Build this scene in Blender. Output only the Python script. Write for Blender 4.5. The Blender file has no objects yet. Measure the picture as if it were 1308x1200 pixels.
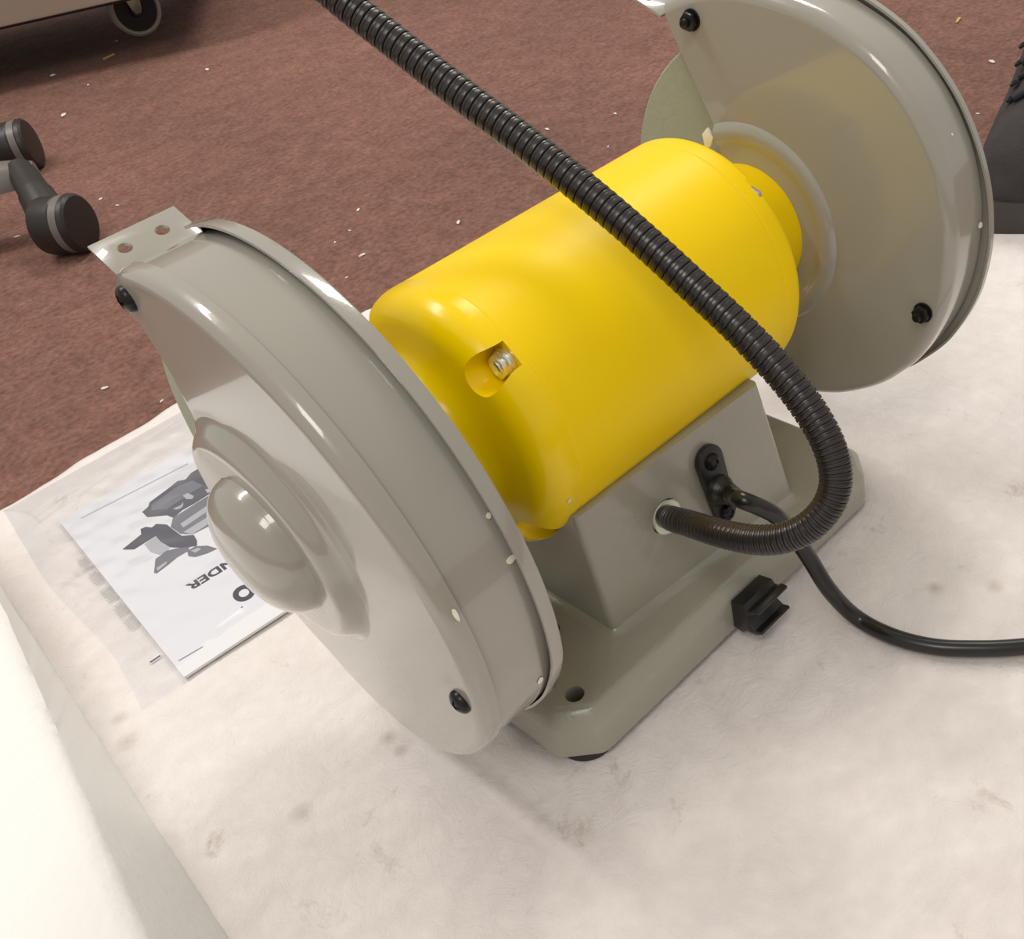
import bpy, bmesh, math, random
from mathutils import Vector, Matrix, noise
random.seed(4)
S = bpy.context.scene
COL = S.collection
PI = math.pi

# ------------------------------------------------------------------ camera
FPX, PPX, PPY = 1292.08, 818.93, 705.85
# camera rotation
RW = Matrix(((0.67498535, 0.57571564, -0.46146105),
             (-0.72419061, 0.39723600, -0.56369453),
             (-0.14121882, 0.71467127, 0.68505634)))
CAMP = Vector((-0.269983, -0.349369, 0.411838))
cd = bpy.data.cameras.new('camera')
cam = bpy.data.objects.new('camera', cd)
COL.objects.link(cam)
cam.matrix_world = Matrix.Translation(CAMP) @ RW.to_4x4()
cd.sensor_fit = 'HORIZONTAL'
cd.sensor_width = 36
cd.lens = FPX / 1308 * 36
cd.shift_x = -(PPX - 654) / 1308
cd.shift_y = (PPY - 600) / 1308
cd.clip_start = 0.01
S.camera = cam

# ------------------------------------------------------------------ light
w = bpy.data.worlds.new('World')
S.world = w
w.use_nodes = True
w.node_tree.nodes['Background'].inputs[0].default_value = (1.0, 0.95, 0.88, 1)
w.node_tree.nodes['Background'].inputs[1].default_value = 0.56


def area(name, loc, target, sx, sy, power, col):
    l = bpy.data.lights.new(name, 'AREA')
    l.shape = 'RECTANGLE'
    l.size, l.size_y, l.energy, l.color = sx, sy, power, col
    o = bpy.data.objects.new(name, l)
    COL.objects.link(o)
    o.location = loc
    d = Vector(target) - Vector(loc)
    o.rotation_euler = d.to_track_quat('-Z', 'Y').to_euler()
    return o


area('ceiling_panel', (-0.45, 1.45, 2.35), (-0.45, 1.45, 0), 1.2, 0.3, 28, (1.0, 0.95, 0.89))
area('ceiling_panel', (1.7, 0.9, 2.35), (1.7, 0.9, 0), 1.2, 0.6, 32, (1.0, 0.95, 0.89))
area('ceiling_panel', (-1.3, -0.9, 2.35), (-1.3, -0.9, 0), 1.2, 0.6, 20, (1.0, 0.96, 0.91))
S.view_settings.view_transform = 'Standard'
S.view_settings.look = 'None'
S.view_settings.gamma = 1
S.view_settings.exposure = 0.0


# ------------------------------------------------------------------ helpers
def ray(px, py):
    return RW @ Vector(((px - PPX) / FPX, -(py - PPY) / FPX, -1.0))


def on_z(px, py, z=0.0):
    d = ray(px, py)
    return CAMP + d * ((z - CAMP.z) / d.z)


def on_y(px, py, y):
    d = ray(px, py)
    return CAMP + d * ((y - CAMP.y) / d.y)


def deep(px, py, t):
    return CAMP + ray(px, py) * t


def tag(o, label=None, cat=None, group=None, kind=None):
    if label: o['label'] = label
    if cat: o['category'] = cat
    if group: o['group'] = group
    if kind: o['kind'] = kind
    return o


def empty(name, loc=(0, 0, 0)):
    o = bpy.data.objects.new(name, None)
    o.empty_display_size = 0.02
    o.location = loc
    COL.objects.link(o)
    return o


def link(name, me, mats=None, parent=None, smooth=35):
    o = bpy.data.objects.new(name, me)
    COL.objects.link(o)
    if mats is not None:
        for m in (mats if isinstance(mats, (list, tuple)) else [mats]):
            me.materials.append(m)
    if smooth:
        for f in me.polygons: f.use_smooth = True
        me.set_sharp_from_angle(angle=math.radians(smooth))
    if parent is not None:
        o.parent = parent
        # parents keep identity rotation/scale; meshes are in world coordinates
        L = Vector((0, 0, 0))
        p = parent
        while p is not None:
            L += Vector(p.location)
            p = p.parent
        me.transform(Matrix.Translation(-L))
    return o


def mesh(name, vs, fs):
    me = bpy.data.meshes.new(name)
    me.from_pydata([tuple(v) for v in vs], [], fs)
    me.update()
    return me


def from_bm(name, bm, fix=True):
    if fix: bmesh.ops.recalc_face_normals(bm, faces=bm.faces[:])
    me = bpy.data.meshes.new(name)
    bm.to_mesh(me)
    bm.free()
    return me


def applied(o):
    """bake the object's modifiers into its mesh"""
    bpy.context.view_layer.update()
    dg = bpy.context.evaluated_depsgraph_get()
    me = bpy.data.meshes.new_from_object(o.evaluated_get(dg))
    o.modifiers.clear()
    o.data = me
    return o


def cut(o, cutters):
    for c in cutters:
        m = o.modifiers.new('b', 'BOOLEAN')
        m.operation = 'DIFFERENCE'
        m.solver = 'EXACT'
        m.object = c
    applied(o)
    for c in cutters: bpy.data.objects.remove(c)
    for f in o.data.polygons: f.use_smooth = True
    o.data.set_sharp_from_angle(angle=math.radians(32))
    return o


def lathe_x(prof, cy, cz, n=96, caps=True):
    """revolve (x, r) profile about the X-parallel axis through (cy, cz)"""
    bm = bmesh.new()
    rings = []
    for x, r in prof:
        if r < 1e-6:
            rings.append([bm.verts.new((x, cy, cz))])
        else:
            rings.append([bm.verts.new((x, cy + r * math.cos(2 * PI * i / n), cz + r * math.sin(2 * PI * i / n))) for i in range(n)])
    for a, b in zip(rings, rings[1:]):
        for i in range(n):
            j = (i + 1) % n
            if len(a) == 1 and len(b) == 1: continue
            if len(a) == 1: bm.faces.new((a[0], b[i], b[j]))
            elif len(b) == 1: bm.faces.new((a[i], b[0], a[j]))
            else: bm.faces.new((a[i], b[i], b[j], a[j]))
    if caps:
        for r in (rings[0], rings[-1]):
            if len(r) > 1: bm.faces.new(r)
    bmesh.ops.recalc_face_normals(bm, faces=bm.faces[:])
    return bm


def lathe_dir(prof, origin, axis, n=32):
    """profile (h, r) revolved around axis from origin"""
    bm = lathe_x([(h, r) for h, r in prof], 0, 0, n)
    q = Vector((1, 0, 0)).rotation_difference(Vector(axis).normalized())
    bmesh.ops.transform(bm, matrix=Matrix.Translation(origin) @ q.to_matrix().to_4x4(), verts=bm.verts[:])
    return bm


def box_bm(lo, hi, bev=0.0, seg=2):
    bm = bmesh.new()
    bmesh.ops.create_cube(bm, size=1)
    for v in bm.verts:
        v.co = Vector([(lo[k] + hi[k]) / 2 + v.co[k] * (hi[k] - lo[k]) for k in range(3)])
    if bev: bmesh.ops.bevel(bm, geom=bm.edges[:], offset=bev, segments=seg, affect='EDGES', profile=0.5)
    return bm


def prism(pts, vec, bev=0.0):
    """closed polygon pts extruded by vec"""
    bm = bmesh.new()
    a = [bm.verts.new(p) for p in pts]
    b = [bm.verts.new(Vector(p) + Vector(vec)) for p in pts]
    n = len(pts)
    bm.faces.new(a)
    bm.faces.new(b[::-1])
    for i in range(n):
        bm.faces.new((a[i], b[i], b[(i + 1) % n], a[(i + 1) % n]))
    bmesh.ops.recalc_face_normals(bm, faces=bm.faces[:])
    if bev: bmesh.ops.bevel(bm, geom=bm.edges[:], offset=bev, segments=2, affect='EDGES', profile=0.5)
    return bm


def spline(pts, step):
    """Catmull-Rom through points, resampled evenly; returns points"""
    P = [Vector(p) for p in pts]
    P = [P[0] * 2 - P[1]] + P + [P[-1] * 2 - P[-2]]
    out = []
    for i in range(1, len(P) - 2):
        a, b, c, d = P[i - 1:i + 3]
        for k in range(40):
            t = k / 40
            out.append(0.5 * ((2 * b) + (c - a) * t + (2 * a - 5 * b + 4 * c - d) * t * t + (3 * b - a - 3 * c + d) * t ** 3))
    out.append(P[-2])
    res = [out[0]]
    acc = 0
    last = out[0]
    for q in out[1:]:
        seg = (q - last).length
        while acc + seg >= step:
            f = (step - acc) / seg
            last = last.lerp(q, f)
            res.append(last.copy())
            seg = (q - last).length
            acc = 0
        acc += seg
        last = q
    return res


def tube(path, radii, n=20):
    """sweep circle along path; radii is per-point"""
    bm = bmesh.new()
    up = Vector((0, 0, 1))
    rings = []
    prev = None
    for i, p in enumerate(path):
        t = (path[min(i + 1, len(path) - 1)] - path[max(i - 1, 0)]).normalized()
        if prev is None:
            a = t.cross(up).normalized()
        else:
            a = (prev - t * prev.dot(t)).normalized()
        prev = a
        b = t.cross(a)
        rr = radii[i]
        rings.append([bm.verts.new(p + (a * math.cos(2 * PI * k / n) + b * math.sin(2 * PI * k / n)) * rr) for k in range(n)])
    for a, b in zip(rings, rings[1:]):
        for k in range(n):
            bm.faces.new((a[k], b[k], b[(k + 1) % n], a[(k + 1) % n]))
    bm.faces.new(rings[0][::-1])
    bm.faces.new(rings[-1])
    return bm


def join_bm(*bms):
    out = bmesh.new()
    for b in bms:
        me = bpy.data.meshes.new('t')
        b.to_mesh(me)
        out.from_mesh(me)
        b.free()
        bpy.data.meshes.remove(me)
    return out


def interp(tab, x):
    if x <= tab[0][0]: return tab[0][1]
    for (a, b), (c, d) in zip(tab, tab[1:]):
        if x <= c:
            t = (x - a) / (c - a)
            return b + (d - b) * (t * t * (3 - 2 * t) * 0.3 + t * 0.7)
    return tab[-1][1]


# ------------------------------------------------------------------ materials
def mat(name, col, rough=0.5, metal=0.0, coat=0.0, coat_r=0.1, nscale=0, namt=0.0, bump=0.0, bscale=300, spec=0.5, detail=3):
    m = bpy.data.materials.new(name)
    m.use_nodes = True
    nt = m.node_tree
    b = nt.nodes['Principled BSDF']
    b.inputs['Base Color'].default_value = (*col, 1)
    b.inputs['Roughness'].default_value = rough
    b.inputs['Metallic'].default_value = metal
    b.inputs['Coat Weight'].default_value = coat
    b.inputs['Coat Roughness'].default_value = coat_r
    b.inputs['Specular IOR Level'].default_value = spec
    tc = nt.nodes.new('ShaderNodeTexCoord')
    if nscale:
        n = nt.nodes.new('ShaderNodeTexNoise')
        n.inputs['Scale'].default_value = nscale
        n.inputs['Detail'].default_value = 5
        nt.links.new(tc.outputs['Object'], n.inputs['Vector'])
        mx = nt.nodes.new('ShaderNodeMix')
        mx.data_type = 'RGBA'
        mx.inputs[6].default_value = (*[c * (1 - namt) for c in col], 1)
        mx.inputs[7].default_value = (*[min(1, c * (1 + namt)) for c in col], 1)
        nt.links.new(n.outputs['Fac'], mx.inputs[0])
        nt.links.new(mx.outputs[2], b.inputs['Base Color'])
    if bump:
        n = nt.nodes.new('ShaderNodeTexNoise')
        n.inputs['Scale'].default_value = bscale
        n.inputs['Detail'].default_value = detail
        nt.links.new(tc.outputs['Object'], n.inputs['Vector'])
        bp = nt.nodes.new('ShaderNodeBump')
        bp.inputs['Strength'].default_value = bump
        bp.inputs['Distance'].default_value = 0.001
        nt.links.new(n.outputs['Fac'], bp.inputs['Height'])
        nt.links.new(bp.outputs[0], b.inputs['Normal'])
    return m


M_GREY = mat('grey_paint', (0.345, 0.328, 0.280), 0.24, coat=0.9, coat_r=0.05, bump=0.05, bscale=260)
M_CAST = mat('grey_cast_paint', (0.325, 0.310, 0.250), 0.30, coat=0.5, coat_r=0.12, bump=0.28, bscale=420)
M_YEL = mat('yellow_paint', (1.0, 0.69, 0.0), 0.42, bump=0.04, bscale=400, spec=0.22)
M_YELG = mat('glossy_yellow_paint', (1.0, 0.69, 0.0), 0.22, bump=0.03, bscale=300, spec=0.35)
M_BLACK = mat('black_plastic', (0.012, 0.011, 0.011), 0.35, bump=0.15, bscale=900)
M_CORD = mat('black_rubber', (0.012, 0.011, 0.011), 0.28)
M_HOSE = mat('black_coated_metal', (0.036, 0.030, 0.029), 0.30, metal=0.35, coat=0.25, coat_r=0.2)
M_SCREW = mat('black_oxide', (0.02, 0.019, 0.02), 0.3, metal=0.6)
M_ZINC = mat('zinc', (0.90, 0.90, 0.84), 0.25, metal=0.9)
M_STONE = mat('grinding_wheel_stone', (0.36, 0.38, 0.29), 0.9, nscale=500, namt=0.12, bump=0.3, bscale=1200)
M_RUB = mat('rubber_foot', (0.018, 0.016, 0.018), 0.7)
M_CHIP = mat('bare_primer', (0.88, 0.84, 0.70), 0.5)
M_LINER = mat('pale_primer', (0.80, 0.82, 0.66), 0.45)
M_PAPER = mat('paper', (0.80, 0.80, 0.84), 0.35, nscale=25, namt=0.02)
M_DIRTW = mat('foam_crumb', (0.78, 0.72, 0.66), 0.8)
M_CRUMBY = mat('yellow_crumb', (0.55, 0.36, 0.12), 0.8)
M_CABINET = mat('beige_cabinet', (0.44, 0.37, 0.31), 0.6, nscale=6, namt=0.05)
M_CHAIR = mat('chair_plastic', (0.020, 0.016, 0.014), 0.42, bump=0.2, bscale=500)
M_CHAIRG = mat('tread_and_lit_arm_grey', (0.16, 0.14, 0.13), 0.4)
M_TYRE = mat('pale_tyre', (0.42, 0.36, 0.30), 0.55)
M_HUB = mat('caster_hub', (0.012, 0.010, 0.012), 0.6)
M_FORK = mat('galvanised_fork', (0.45, 0.50, 0.38), 0.3, metal=0.7)
M_SHOE = mat('dark_suede', (0.040, 0.033, 0.036), 0.9, nscale=60, namt=0.5, bump=0.6, bscale=500)
M_SOLE = mat('shoe_sole', (0.050, 0.042, 0.040), 0.6, nscale=40, namt=0.3)
M_LACE = mat('shoe_lace', (0.012, 0.012, 0.016), 0.8)
M_INK = mat('dark_ink', (0.060, 0.060, 0.075), 0.45)
M_INK2 = mat('mid_grey_ink', (0.19, 0.19, 0.22), 0.45)
M_INK3 = mat('light_grey_ink', (0.46, 0.46, 0.50), 0.45)
M_INK4 = mat('charcoal_ink', (0.10, 0.10, 0.125), 0.45)
M_FADE = mat('faded_ink', (0.50, 0.50, 0.49), 0.6)


def cloth_mat():
    m = mat('white_fleece', (0.80, 0.745, 0.685), 0.95, spec=0.15)
    nt = m.node_tree
    b = nt.nodes['Principled BSDF']
    b.inputs['Sheen Weight'].default_value = 0.2
    tc = nt.nodes.new('ShaderNodeTexCoord')
    def noise_n(sc, det, dist=0.0, rough=0.5):
        n = nt.nodes.new('ShaderNodeTexNoise')
        n.inputs['Scale'].default_value = sc
        n.inputs['Detail'].default_value = det
        n.inputs['Roughness'].default_value = rough
        n.inputs['Distortion'].default_value = dist
        nt.links.new(tc.outputs['Object'], n.inputs['Vector'])
        return n
    def ramp(src, stops):
        r = nt.nodes.new('ShaderNodeValToRGB')
        r.color_ramp.elements[0].position, r.color_ramp.elements[0].color = stops[0]
        r.color_ramp.elements[1].position, r.color_ramp.elements[1].color = stops[1]
        nt.links.new(src, r.inputs[0])
        return r
    big = noise_n(7, 6, 0.6, 0.65)
    base = ramp(big.outputs['Fac'], ((0.3, (0.76, 0.695, 0.665, 1)), (0.66, (0.88, 0.828, 0.800, 1))))
    st = noise_n(23, 7, 0.4, 0.75)
    spot = ramp(st.outputs['Fac'], ((0.60, (0, 0, 0, 1)), (0.78, (1, 1, 1, 1))))
    mx = nt.nodes.new('ShaderNodeMix')
    mx.data_type = 'RGBA'
    mul = nt.nodes.new('ShaderNodeMath')
    mul.operation = 'MULTIPLY'
    mul.inputs[1].default_value = 0.75
    cur = spot.outputs[0]
    blot = noise_n(160, 4, 0.5, 0.7)
    for px, py, rad in ((153, 918, 0.006), (163, 948, 0.0075), (497, 942, 0.006), (512, 960, 0.005), (386, 1040, 0.008), (893, 872, 0.003), (1195, 752, 0.006), (1270, 750, 0.006)):
        dn = nt.nodes.new('ShaderNodeVectorMath')
        dn.operation = 'DISTANCE'
        dn.inputs[1].default_value = on_z(px, py, 0.0016)
        nt.links.new(tc.outputs['Object'], dn.inputs[0])
        mr = nt.nodes.new('ShaderNodeMapRange')
        mr.inputs[1].default_value = rad
        mr.inputs[2].default_value = 0.0
        nt.links.new(dn.outputs['Value'], mr.inputs[0])
        ml = nt.nodes.new('ShaderNodeMath')
        ml.operation = 'MULTIPLY'
        nt.links.new(mr.outputs[0], ml.inputs[0])
        nt.links.new(blot.outputs['Fac'], ml.inputs[1])
        ad = nt.nodes.new('ShaderNodeMath')
        ad.operation = 'MAXIMUM'
        nt.links.new(cur, ad.inputs[0])
        nt.links.new(ml.outputs[0], ad.inputs[1])
        cur = ad.outputs[0]
    nt.links.new(cur, mul.inputs[0])
    nt.links.new(mul.outputs[0], mx.inputs[0])
    nt.links.new(base.outputs[0], mx.inputs[6])
    mx.inputs[7].default_value = (0.33, 0.25, 0.17, 1)
    nt.links.new(mx.outputs[2], b.inputs['Base Color'])
    f1 = noise_n(60, 8, 1.5, 0.7)
    f2 = noise_n(420, 4, 0.0, 0.7)
    add = nt.nodes.new('ShaderNodeMath')
    add.operation = 'MULTIPLY_ADD'
    add.inputs[1].default_value = 0.12
    nt.links.new(f2.outputs['Fac'], add.inputs[0])
    nt.links.new(f1.outputs['Fac'], add.inputs[2])
    bp = nt.nodes.new('ShaderNodeBump')
    bp.inputs['Strength'].default_value = 0.6
    bp.inputs['Distance'].default_value = 0.003
    nt.links.new(add.outputs[0], bp.inputs['Height'])
    nt.links.new(bp.outputs[0], b.inputs['Normal'])
    return m


def carpet_mat():
    m = mat('brown_carpet', (0.22, 0.10, 0.075), 0.95, spec=0.2)
    nt = m.node_tree
    b = nt.nodes['Principled BSDF']
    tc = nt.nodes.new('ShaderNodeTexCoord')
    cols = []
    for sc, a, c in ((3.0, (0.185, 0.100, 0.080, 1), (0.255, 0.135, 0.105, 1)), (170, (0.55, 0.55, 0.55, 1), (1.35, 1.3, 1.3, 1)), (38, (0.78, 0.74, 0.74, 1), (1.2, 1.2, 1.2, 1))):
        n = nt.nodes.new('ShaderNodeTexNoise')
        n.inputs['Scale'].default_value = sc
        n.inputs['Detail'].default_value = 6
        n.inputs['Roughness'].default_value = 0.65
        nt.links.new(tc.outputs['Object'], n.inputs['Vector'])
        r = nt.nodes.new('ShaderNodeMapRange')
        r.inputs[1].default_value = 0.32
        r.inputs[2].default_value = 0.68
        nt.links.new(n.outputs['Fac'], r.inputs[0])
        mx = nt.nodes.new('ShaderNodeMix')
        mx.data_type = 'RGBA'
        mx.inputs[6].default_value = a
        mx.inputs[7].default_value = c
        nt.links.new(r.outputs[0], mx.inputs[0])
        cols.append((mx, n))
    cur = cols[0][0]
    for mx, n in cols[1:]:
        k = nt.nodes.new('ShaderNodeMix')
        k.data_type = 'RGBA'
        k.blend_type = 'MULTIPLY'
        k.inputs[0].default_value = 0.8
        nt.links.new(cur.outputs[2], k.inputs[6])
        nt.links.new(mx.outputs[2], k.inputs[7])
        cur = k
    nt.links.new(cur.outputs[2], b.inputs['Base Color'])
    bp = nt.nodes.new('ShaderNodeBump')
    bp.inputs['Strength'].default_value = 0.6
    bp.inputs['Distance'].default_value = 0.004
    nt.links.new(cols[1][1].outputs['Fac'], bp.inputs['Height'])
    nt.links.new(bp.outputs[0], b.inputs['Normal'])
    return m


def film_mat():
    m = bpy.data.materials.new('clear_film')
    m.use_nodes = True
    nt = m.node_tree
    nt.nodes.clear()
    out = nt.nodes.new('ShaderNodeOutputMaterial')
    tr = nt.nodes.new('ShaderNodeBsdfTransparent')
    tr.inputs[0].default_value = (0.955, 0.962, 0.975, 1)
    gl = nt.nodes.new('ShaderNodeBsdfGlossy')
    gl.inputs['Roughness'].default_value = 0.15
    lw = nt.nodes.new('ShaderNodeLayerWeight')
    lw.inputs[0].default_value = 0.12
    mn = nt.nodes.new('ShaderNodeMath')
    mn.operation = 'MINIMUM'
    mn.inputs[1].default_value = 0.22
    tc = nt.nodes.new('ShaderNodeTexCoord')
    n = nt.nodes.new('ShaderNodeTexNoise')
    n.inputs['Scale'].default_value = 14
    n.inputs['Distortion'].default_value = 1.2
    mp = nt.nodes.new('ShaderNodeMapping')
    mp.inputs['Scale'].default_value = (0.6, 2.0, 1)
    mp.inputs['Rotation'].default_value = (0, 0, -0.35)
    nt.links.new(tc.outputs['Object'], mp.inputs[0])
    nt.links.new(mp.outputs[0], n.inputs['Vector'])
    bp = nt.nodes.new('ShaderNodeBump')
    bp.inputs['Strength'].default_value = 0.5
    bp.inputs['Distance'].default_value = 0.004
    nt.links.new(n.outputs['Fac'], bp.inputs['Height'])
    nt.links.new(bp.outputs[0], gl.inputs['Normal'])
    mx = nt.nodes.new('ShaderNodeMixShader')
    nt.links.new(lw.outputs['Fresnel'], mn.inputs[0])
    nt.links.new(mn.outputs[0], mx.inputs[0])
    nt.links.new(tr.outputs[0], mx.inputs[1])
    nt.links.new(gl.outputs[0], mx.inputs[2])
    nt.links.new(mx.outputs[0], out.inputs[0])
    return m


M_CLOTH = cloth_mat()
M_CARPET = carpet_mat()
M_FILM = film_mat()
M_FOAM = mat('white_foam', (0.90, 0.885, 0.86), 0.9, bump=0.5, bscale=220, spec=0.2)

# ------------------------------------------------------------------ setting
bm = box_bm((-3, -2.2, -0.05), (4, 5, 0.0))
o = link('floor', from_bm('floor', bm), M_CARPET, smooth=0)
tag(o, 'brown low-pile carpet floor', kind='structure')

# white fleece sheet
BACK = [(-0.50, 0.400), (-0.229, 0.403), (-0.084, 0.411), (0.088, 0.388), (0.20, 0.33), (0.36, 0.16), (0.43, 0.06), (0.452, -0.01)]


def yback(x):
    for (a, b), (c, d) in zip(BACK, BACK[1:]):
        if x <= c: return b + (d - b) * (x - a) / (c - a)
    return BACK[-1][1]


CR = [(on_z(540, 950), on_z(700, 1060)), (on_z(700, 1060), on_z(860, 1200)), (on_z(640, 960), on_z(830, 1150))]


def sheet_z(x, y):
    v = 0.0016 + 0.0010 * noise.noise(Vector((x * 9, y * 9, 0))) + 0.0009 * abs(noise.noise(Vector((x * 30 + y * 14, y * 10 - x * 5, 3))))
    for k, (a, b) in enumerate(CR):
        ab = (b - a).xy
        t = ((Vector((x, y)) - a.xy).dot(ab)) / ab.length_squared
        if -0.05 < t < 1.05:
            d = (Vector((x, y)) - a.xy - ab * t).length
            v += (0.0024, 0.0024, 0.0014)[k] * math.exp(-(d / 0.0028) ** 2)
    # worn edge waves towards the back edge
    v += 0.0015 * max(0, 1 - (yback(x) - y) / 0.05) * noise.noise(Vector((x * 40, y * 15, 7)))
    if x < -0.24: v = min(v, 0.0017)
    return max(0.0007, v)


NU, NV = 230, 240
vs, fs = [], []
for i in range(NU + 1):
    x = -0.50 + (0.452 + 0.50) * i / NU
    yb = yback(x) + 0.004 * noise.noise(Vector((x * 22, 0, 0)))
    for j in range(NV + 1):
        y = -0.55 + (yb + 0.55) * j / NV
        inx = abs(x - 0.007) < 0.16 and abs(y) < 0.12
        z = sheet_z(x, y)
        if inx: z = min(z, 0.0018)
        vs.append((x, y, z))
for i in range(NU):
    for j in range(NV):
        a = i * (NV + 1) + j
        fs.append((a, a + NV + 1, a + NV + 2, a + 1))
sheet = link('fleece_sheet', mesh('fleece_sheet', vs, fs), M_CLOTH, smooth=80)
m = sheet.modifiers.new('s', 'SOLIDIFY')
m.thickness = 0.0006
m.offset = -1
applied(sheet)
tag(sheet, 'creased off-white fleece packing sheet spread on the carpet under the grinder', 'sheet')

# white foam block at the lower left
HB = 0.055
b0, b1 = on_z(0, 748, 0.0018), on_z(292, 1200, 0.0018)
t0, t1 = on_z(0, 800, HB), on_z(172, 1200, HB)
db = (b0 - b1) / (b0 - b1).length
dt = (t0 - t1) / (t0 - t1).length
L = []
rows = [(b1 - db * 0.25, b0 + db * 0.10), (t1 - dt * 0.25 + Vector((0.004, 0, -0.004)), t0 + dt * 0.10 + Vector((0.004, 0, -0.004))),
        (t1 - dt * 0.25 + Vector((0.001, 0, -0.001)), t0 + dt * 0.10 + Vector((0.001, 0, -0.001))),
        (t1 - dt * 0.25 + Vector((-0.006, 0, 0.0005)), t0 + dt * 0.10 + Vector((-0.006, 0, 0.0005))),
        (t1 - dt * 0.25 + Vector((-0.35, 0, 0.0005)), t0 + dt * 0.10 + Vector((-0.35, 0, 0.0005))),
        (b1 - db * 0.25 + Vector((-0.35, 0, 0)), b0 + db * 0.10 + Vector((-0.35, 0, 0)))]
n = 120
vs, fs = [], []
for a, b in rows:
    for k in range(n + 1):
        q = a.lerp(b, k / n)
        vs.append(q + Vector((0.0007 * noise.noise(q * 60), 0, 0.0005 * noise.noise(q * 70) if q.z > 0.02 else 0)))
for r in range(len(rows)):
    r2 = (r + 1) % len(rows)
    for k in range(n):
        fs.append((r * (n + 1) + k, r * (n + 1) + k + 1, r2 * (n + 1) + k + 1, r2 * (n + 1) + k))
fs.append([r * (n + 1) for r in range(len(rows))])
fs.append([r * (n + 1) + n for r in range(len(rows))][::-1])
bm = bmesh.new()
bm.from_mesh(mesh('tmp', vs, fs))
o = link('foam_block', from_bm('foam_block', bm), M_FOAM, smooth=40)
tag(o, 'thick white foam packing block with a sloping side at the lower left edge', 'foam block')

# ------------------------------------------------------------------ bench grinder
H = 0.1440
G = empty('bench_grinder', (0, 0, 0))
tag(G, 'yellow and grey bench grinder with two wheel guards standing on the white sheet', 'bench grinder')

# --- base casting
XL, XR, YB, YF = -0.1275, 0.1260, -0.0990, 0.0960


def base_outline(ins):
    xl, xr, yb, yf = XL + ins, XR - ins, YB + ins, YF - ins
    c = 0.0165 - ins * 0.25
    pts = []
    for (cx, cy, a0) in ((xl, yb, 180), (xr, yb, 270), (xr, yf, 0), (xl, yf, 90)):
        sx = 1 if cx < 0 else -1
        sy = 1 if cy < 0 else -1
        # chamfered corner with small rounds
        p1 = Vector((cx, cy + sy * c))
        p2 = Vector((cx + sx * c, cy))
        seq = (p1, p2) if (a0 in (180, 0)) else (p2, p1)
        pts += list(seq)
    # small rounding of each polygon corner
    out = []
    N = len(pts)
    for i in range(N):
        p, a, b = pts[i], pts[i - 1], pts[(i + 1) % N]
        r = 0.0035
        u = (a - p).normalized() * r
        v = (b - p).normalized() * r
        for k in range(5):
            t = k / 4
            out.append(p + u * (1 - t) ** 2 + v * t ** 2)
    return out


levels = [(0.0, 0.0085), (0.0, 0.010), (0.0006, 0.0270), (0.0016, 0.0288), (0.0060, 0.0336), (0.0072, 0.0346), (0.0090, 0.0350)]
bm = bmesh.new()
rings = [[bm.verts.new((p.x, p.y, z)) for p in base_outline(i)] for i, z in levels]
for a, b in zip(rings, rings[1:]):
    for i in range(len(a)):
        j = (i + 1) % len(a)
        bm.faces.new((a[i], a[j], b[j], b[i]))
bm.faces.new(rings[-1])
bm.faces.new(rings[0][::-1])
base = link('base', from_bm('base', bm), M_CAST, G)
holes = []
h0 = on_z(734, 887, 0.035)
for hx, hy in ((h0.x, h0.y), (0.104, h0.y), (0.104, 0.077), (h0.x, 0.077)):
    c = link('c', from_bm('c', lathe_dir([(0, 0.0048), (0.03, 0.0048)], (hx, hy, 0.0125), (0, 0, 1), 32)), None, None, 0)
    holes.append(c)
cut(base, holes)
for hx, hy in ((h0.x, h0.y), (0.104, h0.y), (0.104, 0.077), (h0.x, 0.077)):
    link('foot', from_bm('foot', lathe_dir([(0, 0.0135), (0.001, 0.0148), (0.0065, 0.0148), (0.0075, 0.0140)], (hx - 0.0012 * (1 if hx < 0 else -1), hy - 0.0012 * (1 if hy < 0 else -1), 0.0018), (0, 0, 1), 32)), M_RUB, base)
    link('hole_plug', from_bm('hole_plug', lathe_dir([(0, 0.0047), (0.001, 0.0047)], (hx, hy, 0.0128), (0, 0, 1), 24)), M_RUB, base)
# small slotted screw on the base beside the guard
sp = on_z(712, 797, 0.036)
link('base_screw', from_bm('base_screw', lathe_dir([(0, 0.0032), (0.0015, 0.003), (0.0022, 0.0018), (0.0016, 0.0008), (0.0016, 0)], (sp.x - 0.003, sp.y, 0.035), (0, 0, 1), 20)), M_SCREW, base)

# --- pedestal
pb = [(-0.0672, -0.0685, 0.034), (0.0675, -0.0805, 0.034), (0.0675, 0.072, 0.034), (-0.0672, 0.072, 0.034)]
YT = -0.0625
tl, tr_ = on_y(735, 664, YT), on_y(969, 489, YT)
ptop = [(tl.x, YT, tl.z), (tr_.x, YT, tr_.z), (tr_.x, 0.060, tr_.z), (tl.x, 0.060, tl.z)]
bm = bmesh.new()
a = [bm.verts.new(p) for p in pb]
b = [bm.verts.new(p) for p in ptop]
bm.faces.new(a[::-1])
bm.faces.new(b)
for i in range(4): bm.faces.new((a[i], a[(i + 1) % 4], b[(i + 1) % 4], b[i]))
ed = [e for e in bm.edges if abs(e.verts[0].co.z - e.verts[1].co.z) > 0.02]
bmesh.ops.bevel(bm, geom=ed, offset=0.0035, segments=4, affect='EDGES', profile=0.5)
# flared foot fillet
bot = [f for f in bm.faces if all(v.co.z < 0.035 for v in f.verts)]
ped = link('pedestal', from_bm('pedestal', bm), M_CAST, G)


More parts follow.
